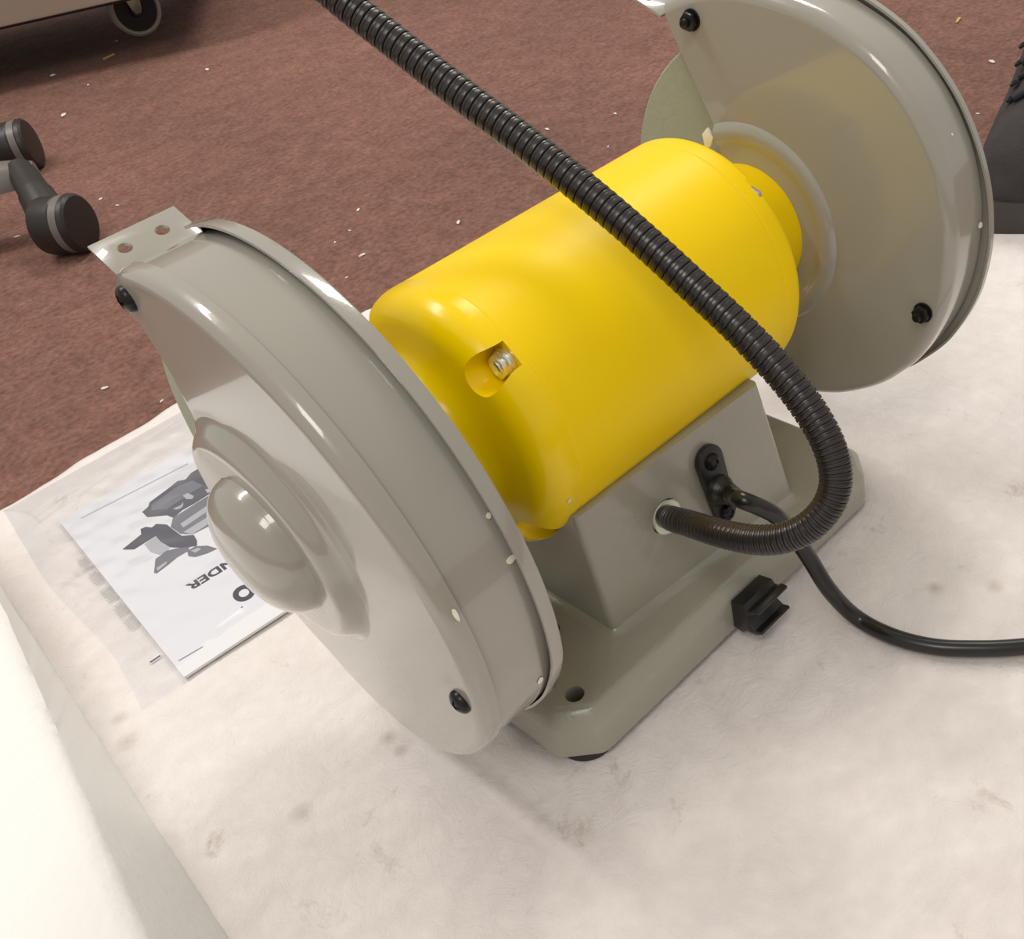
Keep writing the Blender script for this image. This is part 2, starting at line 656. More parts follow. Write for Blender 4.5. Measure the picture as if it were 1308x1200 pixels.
def ped_y(x, z):
    t = (x + 0.0672) / 0.1347
    yb_ = -0.0685 + (-0.0805 + 0.0685) * t
    zt_ = tl.z + (tr_.z - tl.z) * min(1, max(0, t))
    lean = (z - 0.034) / (zt_ - 0.034)
    return yb_ * (1 - lean) + YT * lean


def on_ped(px, py):
    y = -0.074
    for _ in range(6):
        q = on_y(px, py, y)
        y = ped_y(q.x, q.z)
    return q


PN = Vector((-0.089 * 0.5, -1.0, 0.155)).normalized()
hp = on_ped(853, 661)
c = link('c', from_bm('c', lathe_dir([(-0.01, 0.0094), (0.012, 0.0094)], hp, PN, 48)), None, None, 0)
cut(ped, [c])
link('hole_liner', from_bm('hole_liner', lathe_dir([(0.0003, 0.0094), (0.0003, 0.0088), (-0.0045, 0.0082), (-0.0045, 0.0)], hp, PN, 48)), M_LINER, ped)
# fillet where the pedestal meets the base
bm = bmesh.new()
r0 = [(-0.0672, -0.0685), (0.0675, -0.0805), (0.0675, 0.072), (-0.0672, 0.072)]
rings = []
for off, z in ((0.0055, 0.0349), (0.0022, 0.0354), (0.0002, 0.0368), (-0.0030, 0.0392)):
    rg = []
    for k, (x, y) in enumerate(r0):
        sx = -1 if x < 0 else 1
        sy = -1 if y < 0 else 1
        rr = 0.004 + off
        cx, cy = x - sx * 0.004, y - sy * 0.004
        a0 = {(-1, -1): 180, (1, -1): 270, (1, 1): 0, (-1, 1): 90}[(sx, sy)]
        for s in range(6):
            t = math.radians(a0 + 90 * s / 5)
            rg.append(bm.verts.new((cx + rr * math.cos(t), cy + rr * math.sin(t), z)))
    rings.append(rg)
for a, b in zip(rings, rings[1:]):
    for i in range(len(a)):
        j = (i + 1) % len(a)
        bm.faces.new((a[i], a[j], b[j], b[i]))
link('fillet', from_bm('fillet', bm), M_CAST, ped, smooth=60)

# --- motor
RM = 0.067
mot = link('motor_housing', from_bm('motor_housing', lathe_x([(-0.0640, 0.060), (-0.0640, RM - 0.0003), (-0.0636, RM), (0.0850, RM), (0.0853, RM - 0.0003), (0.0853, 0.06)], 0, H, 160)), M_YEL, G)


def arc(cx, cr, r, a0, a1, n):
    return [(cx + r * math.sin(math.radians(a0 + (a1 - a0) * i / n)), cr + r * math.cos(math.radians(a0 + (a1 - a0) * i / n))) for i in range(n + 1)]


profL = [(0.0637, 0.05), (0.0637, RM - 0.0005), (0.0642, RM + 0.0001)] + arc(0.0695, RM + 0.0001 - 0.0150, 0.0150, 0, 82, 14) + \
        [(0.0856, 0.0480), (0.0868, 0.0440), (0.0895, 0.0400), (0.095, 0.0375), (0.105, 0.0362), (0.1325, 0.0355), (0.1325, 0.0)]
bellL = link('end_bell', from_bm('end_bell', lathe_x([(-x, r) for x, r in profL], 0, H, 160)), M_YELG, G)
cs = []
A0 = [132, 42, -48, -138]
for a in A0:
    a = math.radians(a)
    cy, cz = 0.0610 * math.cos(a), H + 0.0610 * math.sin(a)
    cs.append(link('c', from_bm('c', lathe_x([(-0.0670, 0.0086), (-0.12, 0.0086)], cy, cz, 40)), None, None, 0))
cut(bellL, cs)
profR = [(0.0855, 0.05), (0.0855, RM - 0.0004), (0.0860, RM)] + arc(0.0935, RM - 0.0055, 0.0055, 0, 80, 8) + \
        [(0.1015, 0.052), (0.1035, 0.044), (0.106, 0.0385), (0.112, 0.0365), (0.1400, 0.0360), (0.1400, 0)]
bellR = link('end_bell', from_bm('end_bell', lathe_x(profR, 0, H, 160)), M_YEL, G)
cs = []
for a in A0:
    a = math.radians(a - 2)
    cy, cz = 0.0610 * math.cos(a), H + 0.0610 * math.sin(a)
    cs.append(link('c', from_bm('c', lathe_x([(0.0930, 0.0080), (0.12, 0.0080)], cy, cz, 40)), None, None, 0))
cut(bellR, cs)


def hexbolt(cx, cy, cz, sgn, par):
    prof = [(0, 0.0066), (0.0012, 0.0066), (0.0013, 0.0060), (0.0026, 0.0060)]
    bm1 = lathe_x([(cx + sgn * x, r) for x, r in prof], cy, cz, 32)
    bm2 = bmesh.new()
    pts = [Vector((cx + sgn * 0.0024, cy + 0.0058 * math.cos(PI / 3 * k + 0.3), cz + 0.0058 * math.sin(PI / 3 * k + 0.3))) for k in range(6)]
    bm2.free()
    bm2 = prism(pts, (sgn * 0.0034, 0, 0), 0.0004)
    bm3 = lathe_x([(cx + sgn * 0.005, 0.0036), (cx + sgn * 0.0066, 0.0036), (cx + sgn * 0.0070, 0.0030), (cx + sgn * 0.0070, 0)], cy, cz, 24)
    link('bolt', from_bm('bolt', join_bm(bm1, bm2, bm3)), M_ZINC, par)


for a in A0:
    a = math.radians(a)
    hexbolt(-0.0672, 0.0585 * math.cos(a), H + 0.0585 * math.sin(a), -1, bellL)
    hexbolt(0.0932, 0.0585 * math.cos(a), H + 0.0585 * math.sin(a), 1, bellR)


# --- wheel guards
def arc_strip(table, a0, a1, stations, chord=None, n=110, th=0.0012, cy=0.0, cz=H):
    """stations: (x, inset); returns bmesh of a loft along the outline"""
    bm = bmesh.new()
    rings = []
    for x, ins in stations:
        rg = []
        for i in range(n + 1):
            t = a0 + (a1 - a0) * i / n
            r = interp(table, t) - ins
            rg.append(bm.verts.new((x, cy + r * math.cos(math.radians(t)), cz + r * math.sin(math.radians(t)))))
        rings.append(rg)
    for a, b in zip(rings, rings[1:]):
        for i in range(n):
            bm.faces.new((a[i], b[i], b[i + 1], a[i + 1]))
    return bm, rings


def solid(o, th, off=-1):
    m = o.modifiers.new('s', 'SOLIDIFY')
    m.thickness = th
    m.offset = off
    applied(o)
    for f in o.data.polygons: f.use_smooth = True
    o.data.set_sharp_from_angle(angle=math.radians(38))
    return o


def tool_bracket(x0, x1, sgn, par):
    # folded plate at the top of the guard with two bolt holes
    p0 = Vector((0, 0.0560, 0.2505))
    p1 = Vector((0, 0.0755, 0.2580))
    u = (p1 - p0).normalized()
    nrm = Vector((0, -u.z, u.y))
    q0 = p0 - u * 0.004
    bm = bmesh.new()
    v = [bm.verts.new(Vector((x, 0, 0)) + q) for x, q in ((x0, q0), (x1, q0), (x1, p1), (x0, p1))]
    bm.free()
    bm = prism([Vector((x, 0, 0)) + q for x, q in ((x0, q0), (x1, q0), (x1, p1), (x0, p1))], -nrm * 0.0014, 0.0003)
    o = link('bracket', from_bm('bracket', bm), M_GREY, par)
    cs = []
    w_ = x1 - x0
    for f in (0.27, 0.70):
        c = q0 + u * 0.0155 + Vector((x0 + w_ * f, 0, 0))
        cs.append(link('c', from_bm('c', lathe_dir([(-0.01, 0.0029), (0.01, 0.0029)], c, nrm, 24)), None, None, 0))
    cut(o, cs)
    return o


TL = [(58, 0.1150), (67, 0.1150), (69, 0.1190), (72, 0.1214), (76, 0.1225), (200, 0.1225), (215, 0.1195), (230, 0.1172), (240, 0.1150), (252, 0.1110), (263, 0.1045), (274, 0.0970), (285, 0.0888), (300, 0.0852)]
TR = [(55, 0.1225), (75, 0.1225), (100, 0.1225), (116, 0.1250), (130, 0.1278), (142, 0.1290), (155, 0.1290), (165, 0.1278), (180, 0.1250), (205, 0.1210), (217, 0.1172), (235, 0.1120), (247, 0.1090), (265, 0.1000), (280, 0.0915), (300, 0.086)]


def plate(table, a0, a1, x, ins, chord_pts, n=110):
    """flat plate bounded by the outline arc and by the chord"""
    bm = bmesh.new()
    vs = []
    for i in range(n + 1):
        t = a0 + (a1 - a0) * i / n
        r = interp(table, t) - ins
        vs.append(bm.verts.new((x, r * math.cos(math.radians(t)), H + r * math.sin(math.radians(t)))))
    for y, z in chord_pts: vs.append(bm.verts.new((x, y, z)))
    bm.faces.new(vs)
    return bm


def fillet_stations(xf, sgn, R, rim, extra_in):
    st = []
    for k in range(8):
        a = math.radians(90 * k / 7)
        st.append((xf + sgn * R * (1 - math.cos(a)), R * (1 - math.sin(a)) + extra_in))
    st.append((xf + sgn * rim, extra_in))
    return st


# left guard: outer pressed cover, drum, inner plate with lip
XFL = -0.1728
gL = None
AL0, AL1 = 67.0, 299.0
chordL = [(0.0440, 0.075), (0.0405, 0.115), (0.0365, 0.16), (0.0315, 0.19), (0.0285, 0.22), (0.0330, 0.2400)]
st = fillet_stations(XFL, 1, 0.0055, 0.0085, 0.0)
bm, rings = arc_strip(TL, AL0, AL1, st)
face_ring = rings[0]
chv = [bm.verts.new((XFL, y, z)) for y, z in chordL]
f = bm.faces.new(face_ring + chv)
coverL = link('wheel_guard', from_bm('wheel_guard', bm), M_GREY, G)
# flip if the face normal points inward so that solidify thickens inward
solid(coverL, 0.0012, -1)
# drum
bm, _ = arc_strip([(58, 0.1202), (200, 0.1202), (215, 0.1182), (232, 0.1155)], 61.5, 222, [(XFL + 0.0070, 0.0), (-0.1335, 0.0)])
drumL = link('guard_drum', from_bm('guard_drum', bm), M_GREY, coverL)
solid(drumL, 0.0011, 0)
# inner plate with turned lip
TI = [(58, 0.1250), (190, 0.1256), (204, 0.1225), (215, 0.1205), (230, 0.1185), (240, 0.1150), (252, 0.1110), (263, 0.1045), (274, 0.0970), (285, 0.0888), (300, 0.0852)]
bm, rings = arc_strip(TI, 70, 230, [(-0.1330, 0.0015), (-0.1326, 0.0004), (-0.1333, 0.0), (-0.1385, 0.0)])
lipL = link('guard_lip', from_bm('guard_lip', bm), M_GREY, coverL)
solid(lipL, 0.0012, -1)
bm = plate(TI, 70, 299, -0.1332, 0.0012, chordL)
bmesh.ops.solidify(bm, geom=bm.faces[:], thickness=0.0012)
link('inner_plate', from_bm('inner_plate', bm), M_GREY, coverL)
# pressed hub boss, cut open along the chord
hp_ = [(-0.0002, 0.0560), (0.0004, 0.0545), (0.0013, 0.0532), (0.0026, 0.0520), (0.0050, 0.0500), (0.0066, 0.0482), (0.0074, 0.0460), (0.0076, 0.0430), (0.0077, 0.0300)]
bm = lathe_x([(XFL - h, r) for h, r in hp_], -0.0030, H + 0.0080, 128, caps=False)
bmesh.ops.bisect_plane(bm, geom=bm.verts[:] + bm.edges[:] + bm.faces[:], plane_co=(0, 0.0345, 0.18), plane_no=(0, 1, 0.07), clear_outer=True)
bossL = link('hub_boss', from_bm('hub_boss', bm), M_GREY, coverL, smooth=50)
solid(bossL, 0.0010, -1)
bossL.data.set_sharp_from_angle(angle=math.radians(60))
dp = [(-0.003, 0.0335), (0.0, 0.0325)]
for k in range(1, 25):
    r_ = 0.0320 * math.cos(PI / 2 * k / 24)
    dp.append((0.0172 * (1 - (r_ / 0.0320) ** 2.5) ** (1 / 2.0), r_ if k < 24 else 0.0))
bm = lathe_x([(-0.1800 - h, r) for h, r in dp], -0.0085, H + 0.0105, 96, caps=False)
link('hub_dome', from_bm('hub_dome', bm), M_GREY, coverL, smooth=70)

# right guard: rounded inner pan, drum, outer cover with lip
XFR, XOR = 0.1404, 0.1728
chordR = [(-0.005, 0.052), (0.008, 0.10), (0.0140, 0.15), (0.0203, 0.1968), (0.0330, 0.2215), (0.0440, 0.2420)]
st = fillet_stations(XFR, 1, 0.0065, 0.0270, 0.0)
st = [(x, i) for x, i in st]
st[-1] = (0.1702, 0.0018)
bm, rings = arc_strip(TR, 66, 272, st)
chv = [bm.verts.new((XFR, y, z)) for y, z in chordR]
bm.faces.new(rings[0] + chv)
coverR = link('wheel_guard', from_bm('wheel_guard', bm), M_GREY, G)
solid(coverR, 0.0012, -1)
TRL = [(55, 0.1250), (116, 0.1268), (130, 0.1292), (146, 0.1307), (164, 0.1308), (176, 0.1302), (188, 0.1286), (205, 0.1245), (217, 0.1205), (235, 0.1150), (247, 0.1105), (272, 0.098)]
bm, rings = arc_strip(TRL, 66, 270, [(0.1692, 0.0), (0.1722, 0.0), (0.1732, 0.0010), (0.1736, 0.003)])
chv = [bm.verts.new((0.1736, y, z)) for y, z in chordR]
bm.faces.new(rings[-1] + chv)
lipR = link('guard_lip', from_bm('guard_lip', bm), M_GREY, coverR)
solid(lipR, 0.0012, -1)
# boss ring around the bearing housing
rp = [(-0.0003, 0.0580), (0.0006, 0.0570), (0.0020, 0.0552), (0.0026, 0.0532), (0.0024, 0.0505), (0.0018, 0.0485), (0.0006, 0.0468), (0.0003, 0.0440), (0.0003, 0.0400), (0.0004, 0.0350)]
bm = lathe_x([(XFR - h - 0.0003, r) for h, r in rp], 0, H, 128, caps=False)
nr = Vector((0, 1, -0.25)).normalized()
bmesh.ops.bisect_plane(bm, geom=bm.verts[:] + bm.edges[:] + bm.faces[:], plane_co=(0, 0.0203, 0.1968), plane_no=nr, clear_outer=True)
link('boss_ring', from_bm('boss_ring', bm), M_GREY, coverR, smooth=60)

tool_bracket(-0.1655, -0.1275, -1, coverL)
tool_bracket(0.1420, 0.1660, 1, coverR)


# screws and nuts
def pan_screw(x, y, z, sgn, par):
    R = 0.0052
    prof = [(0, R), (0.0010, R), (0.0022, R * 0.86), (0.0031, R * 0.55), (0.0034, 0.0012), (0.0034, 0.0)]
    o = link('screw', from_bm('screw', lathe_x([(x + sgn * h, r) for h, r in prof], y, z, 28)), M_SCREW, par)
    c1 = link('c', from_bm('c', box_bm((x + sgn * 0.003 - 0.0012, y - 0.0028, z - 0.0006), (x + sgn * 0.003 + 0.0012, y + 0.0028, z + 0.0006))), None, None, 0)
    c2 = link('c', from_bm('c', box_bm((x + sgn * 0.003 - 0.0012, y - 0.0006, z - 0.0028), (x + sgn * 0.003 + 0.0012, y + 0.0006, z + 0.0028))), None, None, 0)
    cut(o, [c1, c2])


def hex_nut(x, y, z, sgn, par):
    b1_ = lathe_x([(x, 0.0054), (x + sgn * 0.0010, 0.0054)], y, z, 28)
    pts = [Vector((x + sgn * 0.001, y + 0.0048 * math.cos(PI / 3 * k + 0.2), z + 0.0048 * math.sin(PI / 3 * k + 0.2))) for k in range(6)]
    b2_ = prism(pts, (sgn * 0.0034, 0, 0), 0.0004)
    b3_ = lathe_x([(x + sgn * 0.004, 0.0023), (x + sgn * 0.0072, 0.0023), (x + sgn * 0.0075, 0.0018), (x + sgn * 0.0075, 0)], y, z, 20)
    link('nut', from_bm('nut', join_bm(b1_, b2_, b3_)), M_SCREW, par)


s1 = (0.0300, H + 0.1080)
s2 = (-0.1095, H - 0.0215)
pan_screw(XFL - 0.0001, s1[0], s1[1], -1, coverL)
pan_screw(XFL - 0.0001, s2[0], s2[1], -1, coverL)
hex_nut(XFR - 0.0001, 0.0290, H + 0.1057, -1, coverR)
hex_nut(XFR - 0.0001, -0.1115, H - 0.0215, -1, coverR)


# chips in the paint, each a small thin patch standing on the metal
def chip(px, py, r, par, w_, h_, seed=0, rot=0):
    """chip on the drum of a guard: ray against cylinder of radius r"""
    d = ray(px, py)
    a = Vector((CAMP.y, CAMP.z - H))
    b = Vector((d.y, d.z))
    A, B, C = b.dot(b), 2 * a.dot(b), a.dot(a) - r * r
    t = (-B - math.sqrt(B * B - 4 * A * C)) / 2 / A
    p = CAMP + d * t
    nrm = Vector((0, p.y, p.z - H)).normalized()
    ux = Vector((1, 0, 0))
    uy = nrm.cross(ux)
    rnd = random.Random(seed)
    pts = []
    for k in range(9):
        an = 2 * PI * k / 9
        rr = rnd.uniform(0.8, 1.15)
        x_, y_ = w_ * rr * math.cos(an), h_ * rr * math.sin(an)
        x_, y_ = x_ * math.cos(rot) - y_ * math.sin(rot), x_ * math.sin(rot) + y_ * math.cos(rot)
        pts.append(p + ux * x_ + uy * y_)
    link('paint_chip', from_bm('paint_chip', prism(pts, nrm * 0.0003)), M_CHIP, par)


chip(624, 659, 0.1210, coverL, 0.0011, 0.0011, 1)
chip(652, 715, 0.1210, coverL, 0.0018, 0.0016, 2)
chip(582, 786, 0.1227, coverL, 0.0010, 0.0030, 3)
chip(690, 869, 0.1210, coverL, 0.0016, 0.0024, 4)
chip(1252, 288, 0.1262, coverR, 0.0016, 0.0015, 5)
chip(1214, 204, 0.1284, coverR, 0.0007, 0.0007, 6)
chip(1216, 172, 0.1284, coverR, 0.0007, 0.0007, 7)
chip(727, 640, 0.0672, bellL, 0.0012, 0.0012, 8)
# bent bare tab beside the right boss
q = Vector((XFR - 0.001, 0.0225, 0.1915))
bm = prism([q + Vector((-0.0005, a, b)) for a, b in ((-0.003, 0.0005), (0.0005, 0.0055), (0.0045, 0.0015), (0.0035, -0.005), (0.0005, -0.0055), (-0.0015, -0.003))], (-0.002, 0.0, 0), 0.0003)
link('paint_chip', from_bm('paint_chip', bm), M_CHIP, coverR)

# grinding wheels
wl = link('grinding_wheel', from_bm('grinding_wheel', lathe_x([(-0.1475, 0.0), (-0.1475, 0.0985), (-0.1485, 0.1000), (-0.1588, 0.1000), (-0.1598, 0.0990), (-0.1598, 0.0)], 0, H, 128)), M_STONE, G)
wr = link('grinding_wheel', from_bm('grinding_wheel', lathe_x([(0.1550, 0.0), (0.1550, 0.0975), (0.1560, 0.0985), (0.1650, 0.0985), (0.1660, 0.0975), (0.1660, 0.0)], 0, H, 128)), M_STONE, G)
for x0, x1 in ((-0.165, -0.1320), (0.138, 0.170)):
    link('spindle', from_bm('spindle', lathe_x([(x0, 0.0), (x0, 0.008), (x1, 0.008), (x1, 0.0)], 0, H, 24)), M_ZINC, G)

# --- cord clamp on the pedestal
ct = on_ped(903, 588)
cb = on_ped(923, 652)
ax = (cb - ct).normalized()
sd = ax.cross(PN).normalized()
R_ = 0.0088
pts = []
for k in range(13):
    an = PI * k / 12
    pts.append(ct - ax * R_ * math.sin(an) + sd * R_ * math.cos(an))
for k in range(13):
    an = PI * k / 12
    pts.append(cb + ax * R_ * 0.72 * math.sin(an) - sd * R_ * 0.82 * math.cos(an))
clamp = link('cord_clamp', from_bm('cord_clamp', prism([p_ - PN * 0.0002 for p_ in pts], PN * 0.0034, 0.0006)), M_BLACK, G)
bmx = []
for c_ in (ct, cb):
    b_ = lathe_dir([(0.003, 0.0046), (0.0040, 0.0046), (0.0056, 0.0038), (0.0062, 0.0022), (0.0054, 0.0018), (0.0054, 0.0)], c_, PN, 28)
    link('screw', from_bm('screw', b_), M_SCREW, clamp)
cm = on_ped(912, 624)
link('strain_relief', from_bm('strain_relief', lathe_dir([(0.003, 0.0085), (0.006, 0.0082), (0.0075, 0.0070), (0.0085, 0.0062), (0.012, 0.0055)], cm, PN, 32)), M_BLACK, clamp)

# --- power cord
path = [cm + PN * 0.004, cm + PN * 0.011, deep(945, 638, 0.478), deep(968, 647, 0.480), deep(992, 660, 0.488), deep(1014, 685, 0.500),
        deep(1034, 714, 0.511), deep(1060, 755, 0.520)]
for px, py in ((1094, 789), (1140, 813), (1190, 826), (1240, 829), (1300, 827), (1400, 815), (1500, 790), (1580, 740), (1640, 660)):
    path.append(on_z(px, py, 0.0075))
pp = spline(path, 0.003)
cord = link('power_cord', from_bm('power_cord', tube(pp, [0.0043 if i > 8 else 0.0050 for i in range(len(pp))], 20)), M_CORD, G, smooth=60)

# --- flexible metal gooseneck of the work lamp
hpath = [hp - PN * 0.003, deep(862, 664, 0.488), deep(880, 669, 0.478), deep(905, 677, 0.466), deep(935, 685, 0.455), deep(968, 690, 0.446), deep(1003, 687, 0.438),
         deep(1036, 671, 0.432), deep(1060, 643, 0.427), deep(1068, 608, 0.423), deep(1057, 565, 0.420), deep(1030, 518, 0.419), deep(992, 470, 0.419),
         deep(940, 416, 0.419), deep(880, 360, 0.420), deep(810, 296, 0.422), deep(740, 237, 0.425), deep(670, 181, 0.428), deep(590, 121, 0.430),
         deep(510, 58, 0.430), deep(440, 3, 0.428), deep(380, -50, 0.424), deep(310, -130, 0.42)]
pp = spline(hpath, 0.00030)
# smooth sleeve at the hole
NS = int(0.017 / 0.0003)
link('sleeve', from_bm('sleeve', tube(pp[:NS:6] + [pp[NS]], [0.0061] * (len(pp[:NS:6]) + 1), 24)), M_CORD, None, smooth=60)
sleeve = bpy.data.objects['sleeve']
# ribbed body: pitch shorter in the tight bend
ring_pts, ring_r = [], []
i = NS - 4
prof = [(0.0, 0.86), (0.06, 0.985), (0.12, 1.0), (0.30, 1.005), (0.52, 1.0), (0.56, 0.955), (0.62, 0.950), (0.68, 0.972), (0.80, 0.975), (0.92, 0.965), (0.96, 0.86)]
R_H = 0.0072
total = len(pp)
while i < total - 20:
    s_ = i * 0.0003
    k = interp([(0.0, 0.0026), (0.06, 0.0026), (0.15, 0.0029), (0.18, 0.0042), (0.5, 0.0042), (2, 0.0042)], s_)
    rs = interp([(0.0, 0.86), (0.05, 0.92), (0.12, 1.0), (2.0, 1.0)], s_)
    for f_, r_ in prof:
        idx = i + f_ * k / 0.0003
        a_ = int(idx)
        if a_ + 1 >= total: break
        ring_pts.append(pp[a_].lerp(pp[a_ + 1], idx - a_))
        ring_r.append(R_H * rs * r_)
    i += k / 0.0003


def tube_frames(path, radii, n):
    # frames taken from smoothed tangents so that tight rings stay clean
    bm = bmesh.new()
    rings = []
    prev = None
    N = len(path)
    for i, p in enumerate(path):
        t = (path[min(i + 8, N - 1)] - path[max(i - 8, 0)]).normalized()
        a = t.cross(Vector((0, 0, 1))).normalized() if prev is None else (prev - t * prev.dot(t)).normalized()
        prev = a
        b = t.cross(a)
        rings.append([bm.verts.new(p + (a * math.cos(2 * PI * k / n) + b * math.sin(2 * PI * k / n)) * radii[i]) for k in range(n)])
    for a, b in zip(rings, rings[1:]):
        for k in range(n):
            bm.faces.new((a[k], b[k], b[(k + 1) % n], a[(k + 1) % n]))
    bm.faces.new(rings[0][::-1])
    bm.faces.new(rings[-1])
    return bm


hose = link('lamp_gooseneck', from_bm('lamp_gooseneck', tube_frames(ring_pts, ring_r, 28)), M_HOSE, G, smooth=28)
sleeve.parent = hose
print('hose length', total * 0.0003)

# --- black plastic clip on the back edge of the base
ys = -0.0988
prf = [(0, 0.030), (-0.0085, 0.0318), (-0.0105, 0.0295), (-0.0125, 0.0300), (-0.0150, 0.0325), (-0.0185, 0.0325), (-0.0185, 0.0305), (-0.0160, 0.0300),
       (-0.0135, 0.0275), (-0.0110, 0.0262), (-0.0095, 0.0240), (-0.0110, 0.0190), (-0.0150, 0.0165), (-0.0190, 0.0180), (-0.0195, 0.0162),
       (-0.0155, 0.0135), (-0.0090, 0.0125), (-0.0060, 0.0095), (0, 0.0105)]
bm = prism([Vector((-0.0125, ys + a, b)) for a, b in prf], (0.0235, 0, 0), 0.0003)
link('key_clip', from_bm('key_clip', bm), M_BLACK, G)

# ------------------------------------------------------------------ manual in its bag
PZ = 0.0052
ca = on_z(235, 865, PZ)
cb_ = on_z(75, 665, PZ)
v_ = (cb_ - ca)
hgt = v_.length
v_ = v_ / hgt
u_ = Vector((v_.y, -v_.x, 0))
wid = 0.145
MAN = empty('instruction_manual', (ca.x, ca.y, 0.003))
tag(MAN, 'white paper instruction manual with a grey grinder picture lying upside down in a clear bag', 'manual')


def mesh_prism(name, pts, th, m, par, z0=None):
    if z0 is not None: pts = [Vector((p.x, p.y, z0)) for p in pts]
    return link(name, from_bm(name, prism(pts, (0, 0, th))), m, par, smooth=0)


for k in range(4):
    e = 0.0006 * ((k * 7) % 3)
    a = Vector((ca.x, ca.y, 0)) + u_ * e
    mesh_prism('page', [a, a + u_ * (wid - e), a + u_ * (wid - e) + v_ * hgt, a + v_ * hgt], 0.0004, M_PAPER, MAN, 0.0034 + k * 0.00045)
TOPZ = 0.0034 + 3 * 0.00045 + 0.0004


def pic(name, pix, m, layer=0):
    pts = [on_z(x, y, TOPZ) for x, y in pix]
    return mesh_prism(name, pts, 0.00006, m, MAN, TOPZ + 0.00004 + 0.00006 * layer)


def z2(*p):  # coordinates read in an enlargement of the photograph (origin 150,570; factor 5.215)
    return [(150 + x / 5.215, 570 + y / 5.215) for x, y in p]


pic('printed_picture', z2((165, 440), (205, 405), (215, 375), (330, 290), (400, 235), (455, 222), (490, 180), (550, 145), (620, 130), (760, 60), (800, 200), (660, 290), (520, 380), (430, 430), (375, 480), (330, 462), (200, 475)), M_INK4)
pic('printed_picture', z2((225, 395), (400, 270), (500, 230), (570, 265), (480, 320), (330, 420), (230, 430)), M_INK2, 1)
pic('printed_picture', z2((370, 420), (425, 395), (437, 375), (440, 395), (425, 415), (395, 425)), M_INK3, 2)
pic('printed_picture', z2((435, 330), (470, 315), (510, 335), (500, 355), (460, 355)), M_INK3, 2)
pic('printed_picture', z2((585, 290), (630, 285), (645, 300), (600, 315)), M_INK3, 2)
pic('printed_picture', z2((370, 480), (520, 385), (640, 310), (800, 230), (830, 400), (640, 520), (500, 590), (420, 585), (355, 540)), M_INK2, 1)
pic('printed_picture', z2((420, 520), (640, 370), (800, 290), (800, 320), (640, 410), (440, 545)), M_INK3, 2)
pic('printed_picture', z2((440, 575), (640, 450), (800, 370), (800, 400), (640, 500), (500, 590)), M_INK3, 2)
pic('printed_picture', z2((35, 690), (160, 590), (155, 555), (190, 540), (230, 545), (260, 520), (330, 525), (375, 560), (430, 600), (510, 595), (530, 630), (530, 665), (440, 680), (350, 675), (290, 640), (255, 600), (190, 640), (110, 690)), M_INK4, 3)
pic('printed_picture', z2((180, 655), (255, 605), (290, 645), (350, 680), (330, 700), (280, 725), (220, 705)), M_INK3, 2)
pic('printed_picture', z2((255, 755), (330, 700), (390, 685), (480, 675), (470, 700), (400, 740), (340, 790), (260, 850), (245, 845), (250, 800)), M_INK2, 4)
pic('printed_picture', z2((262, 815), (330, 770), (330, 785), (270, 835)), M_INK3, 5)
pic('printed_picture', z2((465, 700), (520, 670), (600, 665), (665, 685), (600, 715), (520, 740), (475, 735)), M_INK2, 3)
pic('printed_picture', z2((490, 700), (540, 680), (560, 690), (520, 715)), M_INK3, 5)
pic('printed_rule', [(103, 662), (240, 592), (240.3, 593.2), (103.5, 663.2)], M_INK3)
pic('printed_rule', [(228, 844), (259, 826), (259.4, 827), (228.4, 845)], M_INK2)


def text(name, body, size, right_px, par, mt, sx=1.0, off=0.0):
    c = bpy.data.curves.new(name, 'FONT')
    c.body = body
    c.size = size
    c.offset = off
    c.align_x = 'RIGHT'
    c.extrude = 0.00003
    o = bpy.data.objects.new(name, c)
    COL.objects.link(o)
    bpy.context.view_layer.update()
    me = bpy.data.meshes.new_from_object(o.evaluated_get(bpy.context.evaluated_depsgraph_get()))
    bpy.data.objects.remove(o)
    p = on_z(*right_px, TOPZ)
    # reading direction -u, letter tops towards -v
    mtx = Matrix(((-u_.x * sx, -v_.x, 0, p.x), (-u_.y * sx, -v_.y, 0, p.y), (0, 0, 1, TOPZ + 0.00006), (0, 0, 0, 1)))
    me.transform(mtx)
    me.materials.clear()
    return link(name, me, mt, par, smooth=0)


text('printed_word', 'GRINDER', 0.0105, (238, 748), MAN, M_INK, 1.15, 0.00035)
text('printed_letter', 'O', 0.0190, (294, 759), MAN, M_INK, 0.80, 0.0012)
text('printed_mark', '.', 0.012, (306, 777), MAN, M_INK2)

# bag
BAG = [on_z(4, 652, 0.004), on_z(35, 705, 0.004), on_z(62, 748, 0.004), on_z(100, 790, 0.004), on_z(142, 835, 0.004), on_z(165, 875, 0.004), on_z(181, 908, 0.004)]
bagroot = empty('plastic_bag', (-0.15, 0.27, 0.003))
tag(bagroot, 'clear creased plastic bag around the instruction manual', 'bag')
NB, MB_ = 60, 70
bl = spline(BAG, (BAG[0] - BAG[-1]).length / 200)
vs, fs = [], []
right_top = Vector((-0.040, 0.392, 0.004))
right_bot = Vector((-0.050, 0.125, 0.004))
for i in range(NB + 1):
    s_ = i / NB
    a = bl[min(len(bl) - 1, int(s_ * (len(bl) - 1)))]
    b = right_top.lerp(right_bot, s_)
    for j in range(MB_ + 1):
        q = a.lerp(b, j / MB_)
        e = min(i, NB - i, j, MB_ - j) / 6
        z = 0.0034 + min(1, e) * (0.0034 + 0.0009 * noise.noise(Vector((q.x * 35, q.y * 80, 1))) + 0.0006 * noise.noise(Vector((q.x * 90 + q.y * 60, q.y * 40, 5))))
        vs.append((q.x, q.y, z))
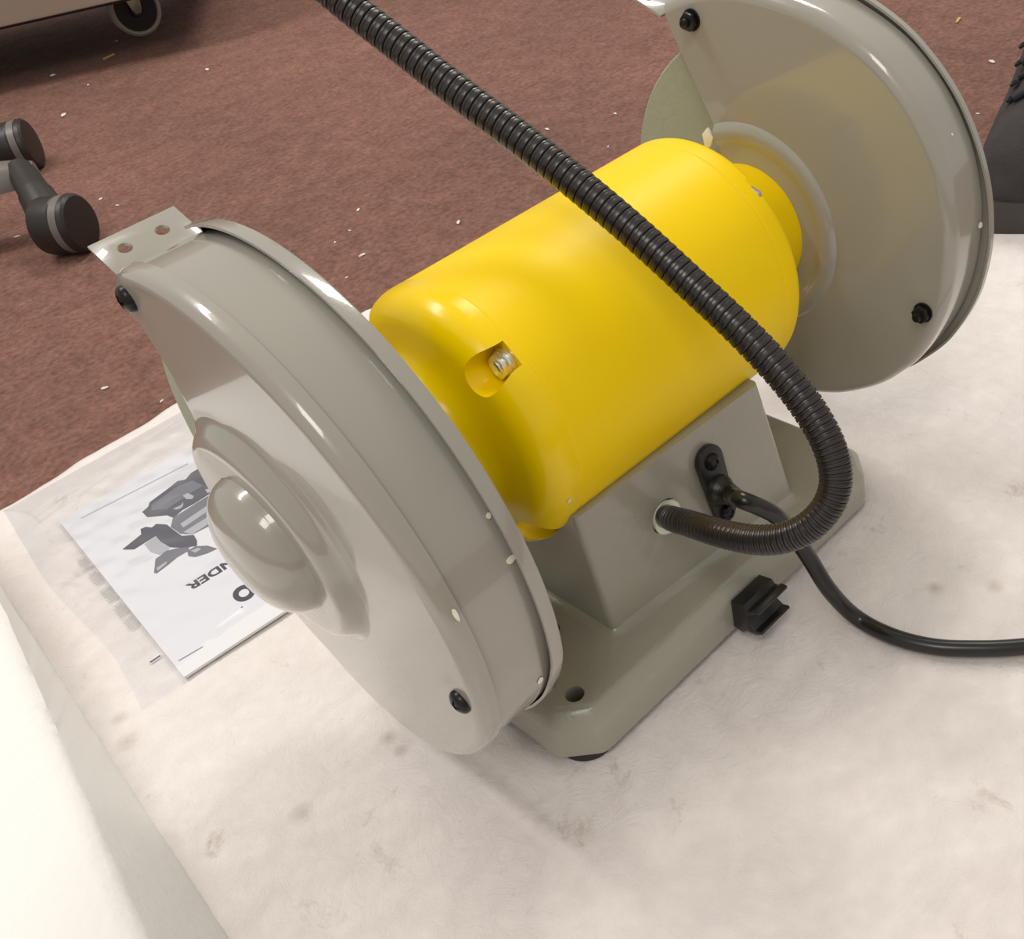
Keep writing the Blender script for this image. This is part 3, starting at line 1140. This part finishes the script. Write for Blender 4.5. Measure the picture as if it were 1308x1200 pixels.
for i in range(NB):
    for j in range(MB_):
        a = i * (MB_ + 1) + j
        fs.append((a, a + 1, a + MB_ + 2, a + MB_ + 1))
link('film', mesh('film', vs, fs), M_FILM, bagroot, smooth=80)
# faded warning text on the bag beside the booklet: short grey strokes
rnd = random.Random(3)
A_, B_ = on_z(104, 712, 0.0031), on_z(174, 800, 0.0031)
dd = (B_ - A_)
nn = Vector((dd.y, -dd.x, 0)).normalized()
bmw = []
for k in range(46):
    if k in (8, 9, 18, 19, 20, 29, 30, 38): continue
    c = A_ + dd * (k / 45)
    l_ = rnd.uniform(0.004, 0.008)
    t_ = dd.normalized() * 0.0007
    c = c + nn * 0.001
    bmw.append(prism([c - nn * l_ / 2, c + nn * l_ / 2, c + nn * l_ / 2 + t_, c - nn * l_ / 2 + t_], (0, 0, 0.00005)))
o = link('printed_lines', from_bm('printed_lines', join_bm(*bmw)), M_FADE, bagroot, smooth=0)
a, b = on_z(191, 846, 0.0033), on_z(204, 837, 0.0033)
n_ = Vector((0.0, -0.0012, 0))
link('printed_mark', from_bm('printed_mark', prism([a, b, b + n_, a + n_], (0, 0, 0.00008))), M_INK, bagroot, smooth=0)

# ------------------------------------------------------------------ office chair base at the left
HC = Vector((-0.245, 1.00, 0))
chair = empty('office_chair', HC)
tag(chair, 'black five-star office chair base on twin casters at the left edge of the picture', 'chair')


def chair_caster(c, yaw, par, tip):
    """hooded caster: c floor point, yaw = direction of the axle, tip = end of the base arm"""
    axd = Vector((math.cos(yaw), math.sin(yaw), 0))
    R = 0.0290
    o_ = c + Vector((0, 0, R))
    hood = lathe_dir([(-0.024, 0.0), (-0.024, R * 0.80), (-0.021, R * 0.93), (-0.016, R * 0.98), (0.002, R * 0.98), (0.004, R * 0.93), (0.004, 0)], o_, axd, 48)
    ho = link('caster', from_bm('caster', hood), M_CHAIR, par)
    b_ = lathe_dir([(0.0120, 0), (0.0120, R * 0.92), (0.0135, R), (0.0180, R * 0.985), (0.0205, R * 0.90), (0.0215, R * 0.6), (0.0218, 0)], o_, axd, 56)
    link('wheel', from_bm('wheel', b_), M_CHAIR, ho)
    g_ = lathe_dir([(0.0040, 0), (0.0040, R * 0.97), (0.0122, R * 0.97), (0.0122, 0)], o_, axd, 56)
    link('tread', from_bm('tread', g_), M_CHAIRG, ho)
    q0 = o_ - axd * 0.010
    q1 = Vector((tip.x, tip.y, 0.060))
    st_ = tube([q0, q0.lerp(q1, 0.45) + Vector((0, 0, 0.008)), q0.lerp(q1, 0.47) + Vector((0, 0, 0.009)), q0.lerp(q1, 0.8) + Vector((0, 0, 0.006)), q1 + Vector((0, 0, 0.008))], [0.021, 0.0175, 0.0155, 0.0150, 0.0120], 28)
    link('stem', from_bm('stem', st_), M_CHAIR, ho)
    return q1


tips = []
tips.append(chair_caster(Vector((0.000, 0.786, 0)), math.radians(-52), chair, on_z(30, 224, 0.060)))
tips.append(chair_caster(Vector((0.069, 1.092, 0)), math.radians(-34), chair, Vector((0.042, 1.150, 0.060))))
for ang in (95, 165, 237):
    tp = HC + Vector((math.cos(math.radians(ang)), math.sin(math.radians(ang)), 0)) * 0.30
    cc = HC + Vector((math.cos(math.radians(ang + 5)), math.sin(math.radians(ang + 5)), 0)) * 0.34
    tips.append(chair_caster(cc, math.radians(ang + 40), chair, tp))
for q in tips:
    d = (Vector((q.x, q.y, 0)) - HC)
    side = Vector((-d.y, d.x, 0)).normalized()
    secs = []
    bm = bmesh.new()
    for s, wd, zt, zb in ((0.03, 0.034, 0.115, 0.070), (0.5, 0.026, 0.096, 0.062), (0.9, 0.021, 0.079, 0.054), (1.0, 0.018, 0.074, 0.053), (1.05, 0.010, 0.070, 0.055)):
        c = HC + d * s
        rg = []
        for a_, b_ in ((-1, 0), (-0.85, 0.75), (-0.4, 1), (0.4, 1), (0.85, 0.75), (1, 0)):
            rg.append(bm.verts.new(c + side * wd * a_ + Vector((0, 0, zb + (zt - zb) * b_))))
        secs.append(rg)
    for a, b in zip(secs, secs[1:]):
        for i in range(6):
            bm.faces.new((a[i], a[(i + 1) % 6], b[(i + 1) % 6], b[i]))
    bm.faces.new(secs[0])
    bm.faces.new(secs[-1][::-1])
    link('base_arm', from_bm('base_arm', bm), M_CHAIRG if q is tips[0] else M_CHAIR, chair, smooth=50)  # first arm in lighter grey: the highlight on it is put into the colour
link('column', from_bm('column', lathe_dir([(0, 0.04), (0.06, 0.04), (0.065, 0.026), (0.30, 0.026), (0.30, 0)], HC + Vector((0, 0, 0.066)), (0, 0, 1), 32)), M_CHAIR, chair)

# ------------------------------------------------------------------ beige cabinet on casters, far left
e0, e1 = on_z(0, 36, 0.085), on_z(150, 2, 0.085)
dx = (e1 - e0).normalized()
dy = Vector((-dx.y, dx.x, 0))
CAB = empty('rolling_cabinet', Vector((e1.x, e1.y, 0)))
tag(CAB, 'beige rolling cabinet with shadow beneath at the top left corner', 'cabinet')
a = e0 - dx * 0.55
b = e1 + dx * 0.12
lo = [a, b, b + dy * 0.45, a + dy * 0.45]
link('body', from_bm('body', prism([Vector((p.x, p.y, 0.085)) for p in lo], (0, 0, 0.5), 0.004)), M_CABINET, CAB)
link('underside_shade', from_bm('underside_shade', prism([Vector((p.x, p.y, 0.079)) for p in (a + dy * 0.02 + dx * 0.02, b + dy * 0.02 - dx * 0.02, b + dy * 0.43 - dx * 0.02, a + dy * 0.43 + dx * 0.02)], (0, 0, 0.0065))), M_HUB, CAB)  # near-black slab added to darken the shade under the cabinet body


def cab_caster(c, axd):
    R = 0.0395
    o_ = c + Vector((0, 0, R))
    t_ = link('caster', from_bm('caster', lathe_dir([(-0.0085, 0.0), (-0.0085, 0.0325), (-0.0105, 0.0335), (-0.011, 0.036), (-0.008, R), (0.008, R), (0.011, 0.036), (0.0105, 0.0335), (0.0085, 0.0325), (0.0085, 0.0)], o_, axd, 64)), M_TYRE, CAB)
    link('hub', from_bm('hub', lathe_dir([(-0.0092, 0.0), (-0.0092, 0.0322), (0.0092, 0.0322), (0.0095, 0.012), (0.014, 0.010), (0.014, 0)], o_, axd, 48)), M_HUB, t_)
    s_ = Vector((-axd.y, axd.x, 0))
    bms = []
    for k in (-1, 1):
        oo = o_ + axd * 0.0145 * k
        pts = [oo + s_ * 0.0045 + Vector((0, 0, -0.006)), oo - s_ * 0.0045 + Vector((0, 0, -0.006)), oo - s_ * 0.008 + Vector((0, 0, 0.002)), oo - s_ * 0.016 + Vector((0, 0, 0.040)), oo + s_ * 0.016 + Vector((0, 0, 0.040)), oo + s_ * 0.008 + Vector((0, 0, 0.002))]
        link('fork', from_bm('fork', prism(pts, axd * 0.002 * k, 0.0004)), M_FORK, t_)


wc = on_z(190, 45, 0)
view = Vector((CAMP.x - wc.x, CAMP.y - wc.y, 0)).normalized()
axd = (Matrix.Rotation(math.radians(14), 3, 'Z') @ view).normalized()
cab_caster(wc + Vector((0, 0.012, 0)), axd)
cab_caster(a + dx * 0.06 + dy * 0.40 + Vector((0, 0, -0.085)), axd)
cab_caster(a + dx * 0.06 + dy * 0.06 + Vector((0, 0, -0.085)), axd)
cab_caster(b - dx * 0.06 + dy * 0.40 + Vector((0, 0, -0.085)), axd)

# ------------------------------------------------------------------ shoe at the right edge
SH = empty('work_shoe', (0.56, 0.0, 0))
tag(SH, 'dark grey suede work shoe with black laces on the carpet at the right edge', 'shoe')
toe = Vector((0.452, -0.026, 0))
fd = Vector((0.93, 0.36, 0)).normalized()       # toe to heel
sdv = Vector((-fd.y, fd.x, 0))
secs = [(0.000, 0.030, 0.020, 0.044), (0.004, 0.042, 0.020, 0.058), (0.012, 0.050, 0.020, 0.070), (0.03, 0.055, 0.020, 0.080), (0.06, 0.056, 0.020, 0.084), (0.09, 0.054, 0.020, 0.090), (0.115, 0.050, 0.020, 0.100),
        (0.15, 0.048, 0.020, 0.112), (0.19, 0.045, 0.020, 0.125), (0.24, 0.040, 0.020, 0.132), (0.275, 0.034, 0.020, 0.130), (0.288, 0.018, 0.020, 0.125)]
bm = bmesh.new()
rg_all = []
for s, wd, zb, zt in secs:
    c = toe + fd * s
    rg = []
    for k in range(16):
        an = PI * k / 15
        yy = math.cos(an)
        zz = math.sin(an) ** 0.55
        rg.append(bm.verts.new(c + sdv * wd * yy * (1 - 0.12 * zz) + Vector((0, 0, zb + (zt - zb) * zz))))
    rg_all.append(rg)
for a, b in zip(rg_all, rg_all[1:]):
    for i in range(16):
        bm.faces.new((a[i], a[(i + 1) % 16], b[(i + 1) % 16], b[i]))
bm.faces.new(rg_all[0])
bm.faces.new(rg_all[-1][::-1])
link('upper', from_bm('upper', bm), M_SHOE, SH, smooth=60)
bm = bmesh.new()
ra, rb = [], []
out = [(s, wd + 0.004) for s, wd, _, _ in secs]
prof_o = [(toe + fd * (s - 0.004 * (s < 0.01)) + sdv * w2) for s, w2 in out] + [(toe + fd * (s + 0.003 * (s > 0.28)) - sdv * w2) for s, w2 in out[::-1]]
link('sole', from_bm('sole', prism([p + Vector((0, 0, 0.0)) for p in prof_o], (0, 0, 0.027), 0.002)), M_SOLE, SH, smooth=40)
for k, s in enumerate((0.075, 0.095, 0.115, 0.135)):
    z = interp([(s_, zt) for s_, _, _, zt in secs], s)
    c = toe + fd * s
    pts = []
    for i in range(9):
        t = (i / 8 - 0.5) * 2
        pts.append(c + sdv * 0.034 * t + fd * 0.006 * t * (1 if k % 2 else -1) + Vector((0, 0, z + 0.0035 - 0.012 * t * t)))
    link('lace', from_bm('lace', tube(pts, [0.0030] * 9, 10)), M_LACE, SH, smooth=60)
    for sg in (-1, 1):
        p_ = c + sdv * 0.036 * sg + Vector((0, 0, z - 0.011))
        link('eyelet', from_bm('eyelet', lathe_dir([(0, 0.004), (0.0022, 0.004), (0.0022, 0.002), (0.001, 0.002), (0.001, 0)], p_, (sdv * sg * 0.6 + Vector((0, 0, 0.8))), 16)), M_LACE, SH)

# ------------------------------------------------------------------ crumbs on the carpet
cr = [(134, 497, 6, 'largest white foam crumb, on the carpet left of the left wheel guard'),
      (207, 513, 4, 'white foam crumb on the carpet just above the corner of the fleece sheet'),
      (463, 327, 6, 'bright white foam crumb on the carpet between left guard and yellow motor'),
      (428, 310, 3, 'tiny white foam crumb on the carpet above the left guard lip'),
      (458, 269, 5, 'long pale crumb on the carpet beyond the gap between guard and motor'),
      (447, 295, 3, 'faint tiny crumb below the long pale crumb on the carpet'),
      (68, 97, 4, 'white crumb on the carpet in front of the rolling cabinet shadow'),
      (113, 109, 3, 'tiny white crumb to the right of the cabinet shadow crumb'),
      (82, 148, 6, 'curved white shaving on the carpet above the rear chair caster'),
      (265, 90, 5, 'blue-white crumb alone in the middle of the upper left carpet'),
      (149, 53, 3, 'tiny white crumb on the carpet just below the cabinet caster'),
      (786, 146, 4, 'white crumb on the carpet left of the right grinding wheel'),
      (699, 166, 5, 'pale crumb on the carpet just above the gooseneck'),
      (586, 285, 6, 'pale flat crumb on the carpet just above the motor edge'),
      (777, 188, 3, 'tiny crumb on the carpet close to the top of the yellow motor'),
      (443, 355, 3, 'tiny crumb on the carpet closest to the left end bell'),
      (1267, 80, 6, 'pale crumb on the carpet left of the shoe laces'),
      (1249, 146, 4, 'white crumb on the carpet between right guard lip and shoe toe'),
      (129, 255, 4, 'pale crumb on the carpet to the right of the front chair caster'),
      (150, 263, 3, 'thin pale streak of foam above the holes of the left bracket'),
      (22, 303, 4, 'pale crumb on the carpet to the left below the front chair caster')]
for k, (px, py, s, lab) in enumerate(cr):
    p = on_z(px, py, 0.0)
    t = (p - CAMP).length
    r = s * t / FPX * 0.5
    rnd = random.Random(k)
    bm = bmesh.new()
    bmesh.ops.create_icosphere(bm, subdivisions=2, radius=1)
    an = rnd.uniform(0, PI)
    for v in bm.verts:
        n_ = 1 + 0.35 * noise.noise(v.co * 1.7 + Vector((k * 5, 0, 0)))
        c = v.co * n_
        c = Vector((c.x * 1.5, c.y * 0.7, c.z * 0.45))
        v.co = Vector((c.x * math.cos(an) - c.y * math.sin(an), c.x * math.sin(an) + c.y * math.cos(an), c.z)) * r + Vector((p.x, p.y, r * 0.38))
    o = link('foam_crumb', from_bm('foam_crumb', bm), M_DIRTW, None, smooth=60)
    tag(o, lab, 'crumb', 'crumbs scattered on the carpet')
for (px, py, lab) in ((139, 73, 'small yellow wood splinter on the carpet below the cabinet caster'), (1223, 27, 'small yellow scrap on the carpet behind the right wheel guard')):
    p = on_z(px, py, 0.0)
    t = (p - CAMP).length
    r = 5 * t / FPX
    bm = prism([Vector((p.x - r * 1.6, p.y - r * 0.9, 0.0002)), Vector((p.x + r * 1.4, p.y - r * 0.1, 0.0002)), Vector((p.x + r * 1.2, p.y + r * 0.5, 0.0002)), Vector((p.x - r * 1.4, p.y - r * 0.3, 0.0002))], (0, 0, 0.002), 0.0004)
    o = link('splinter', from_bm('splinter', bm), M_CRUMBY, None)
    tag(o, lab, 'scrap')
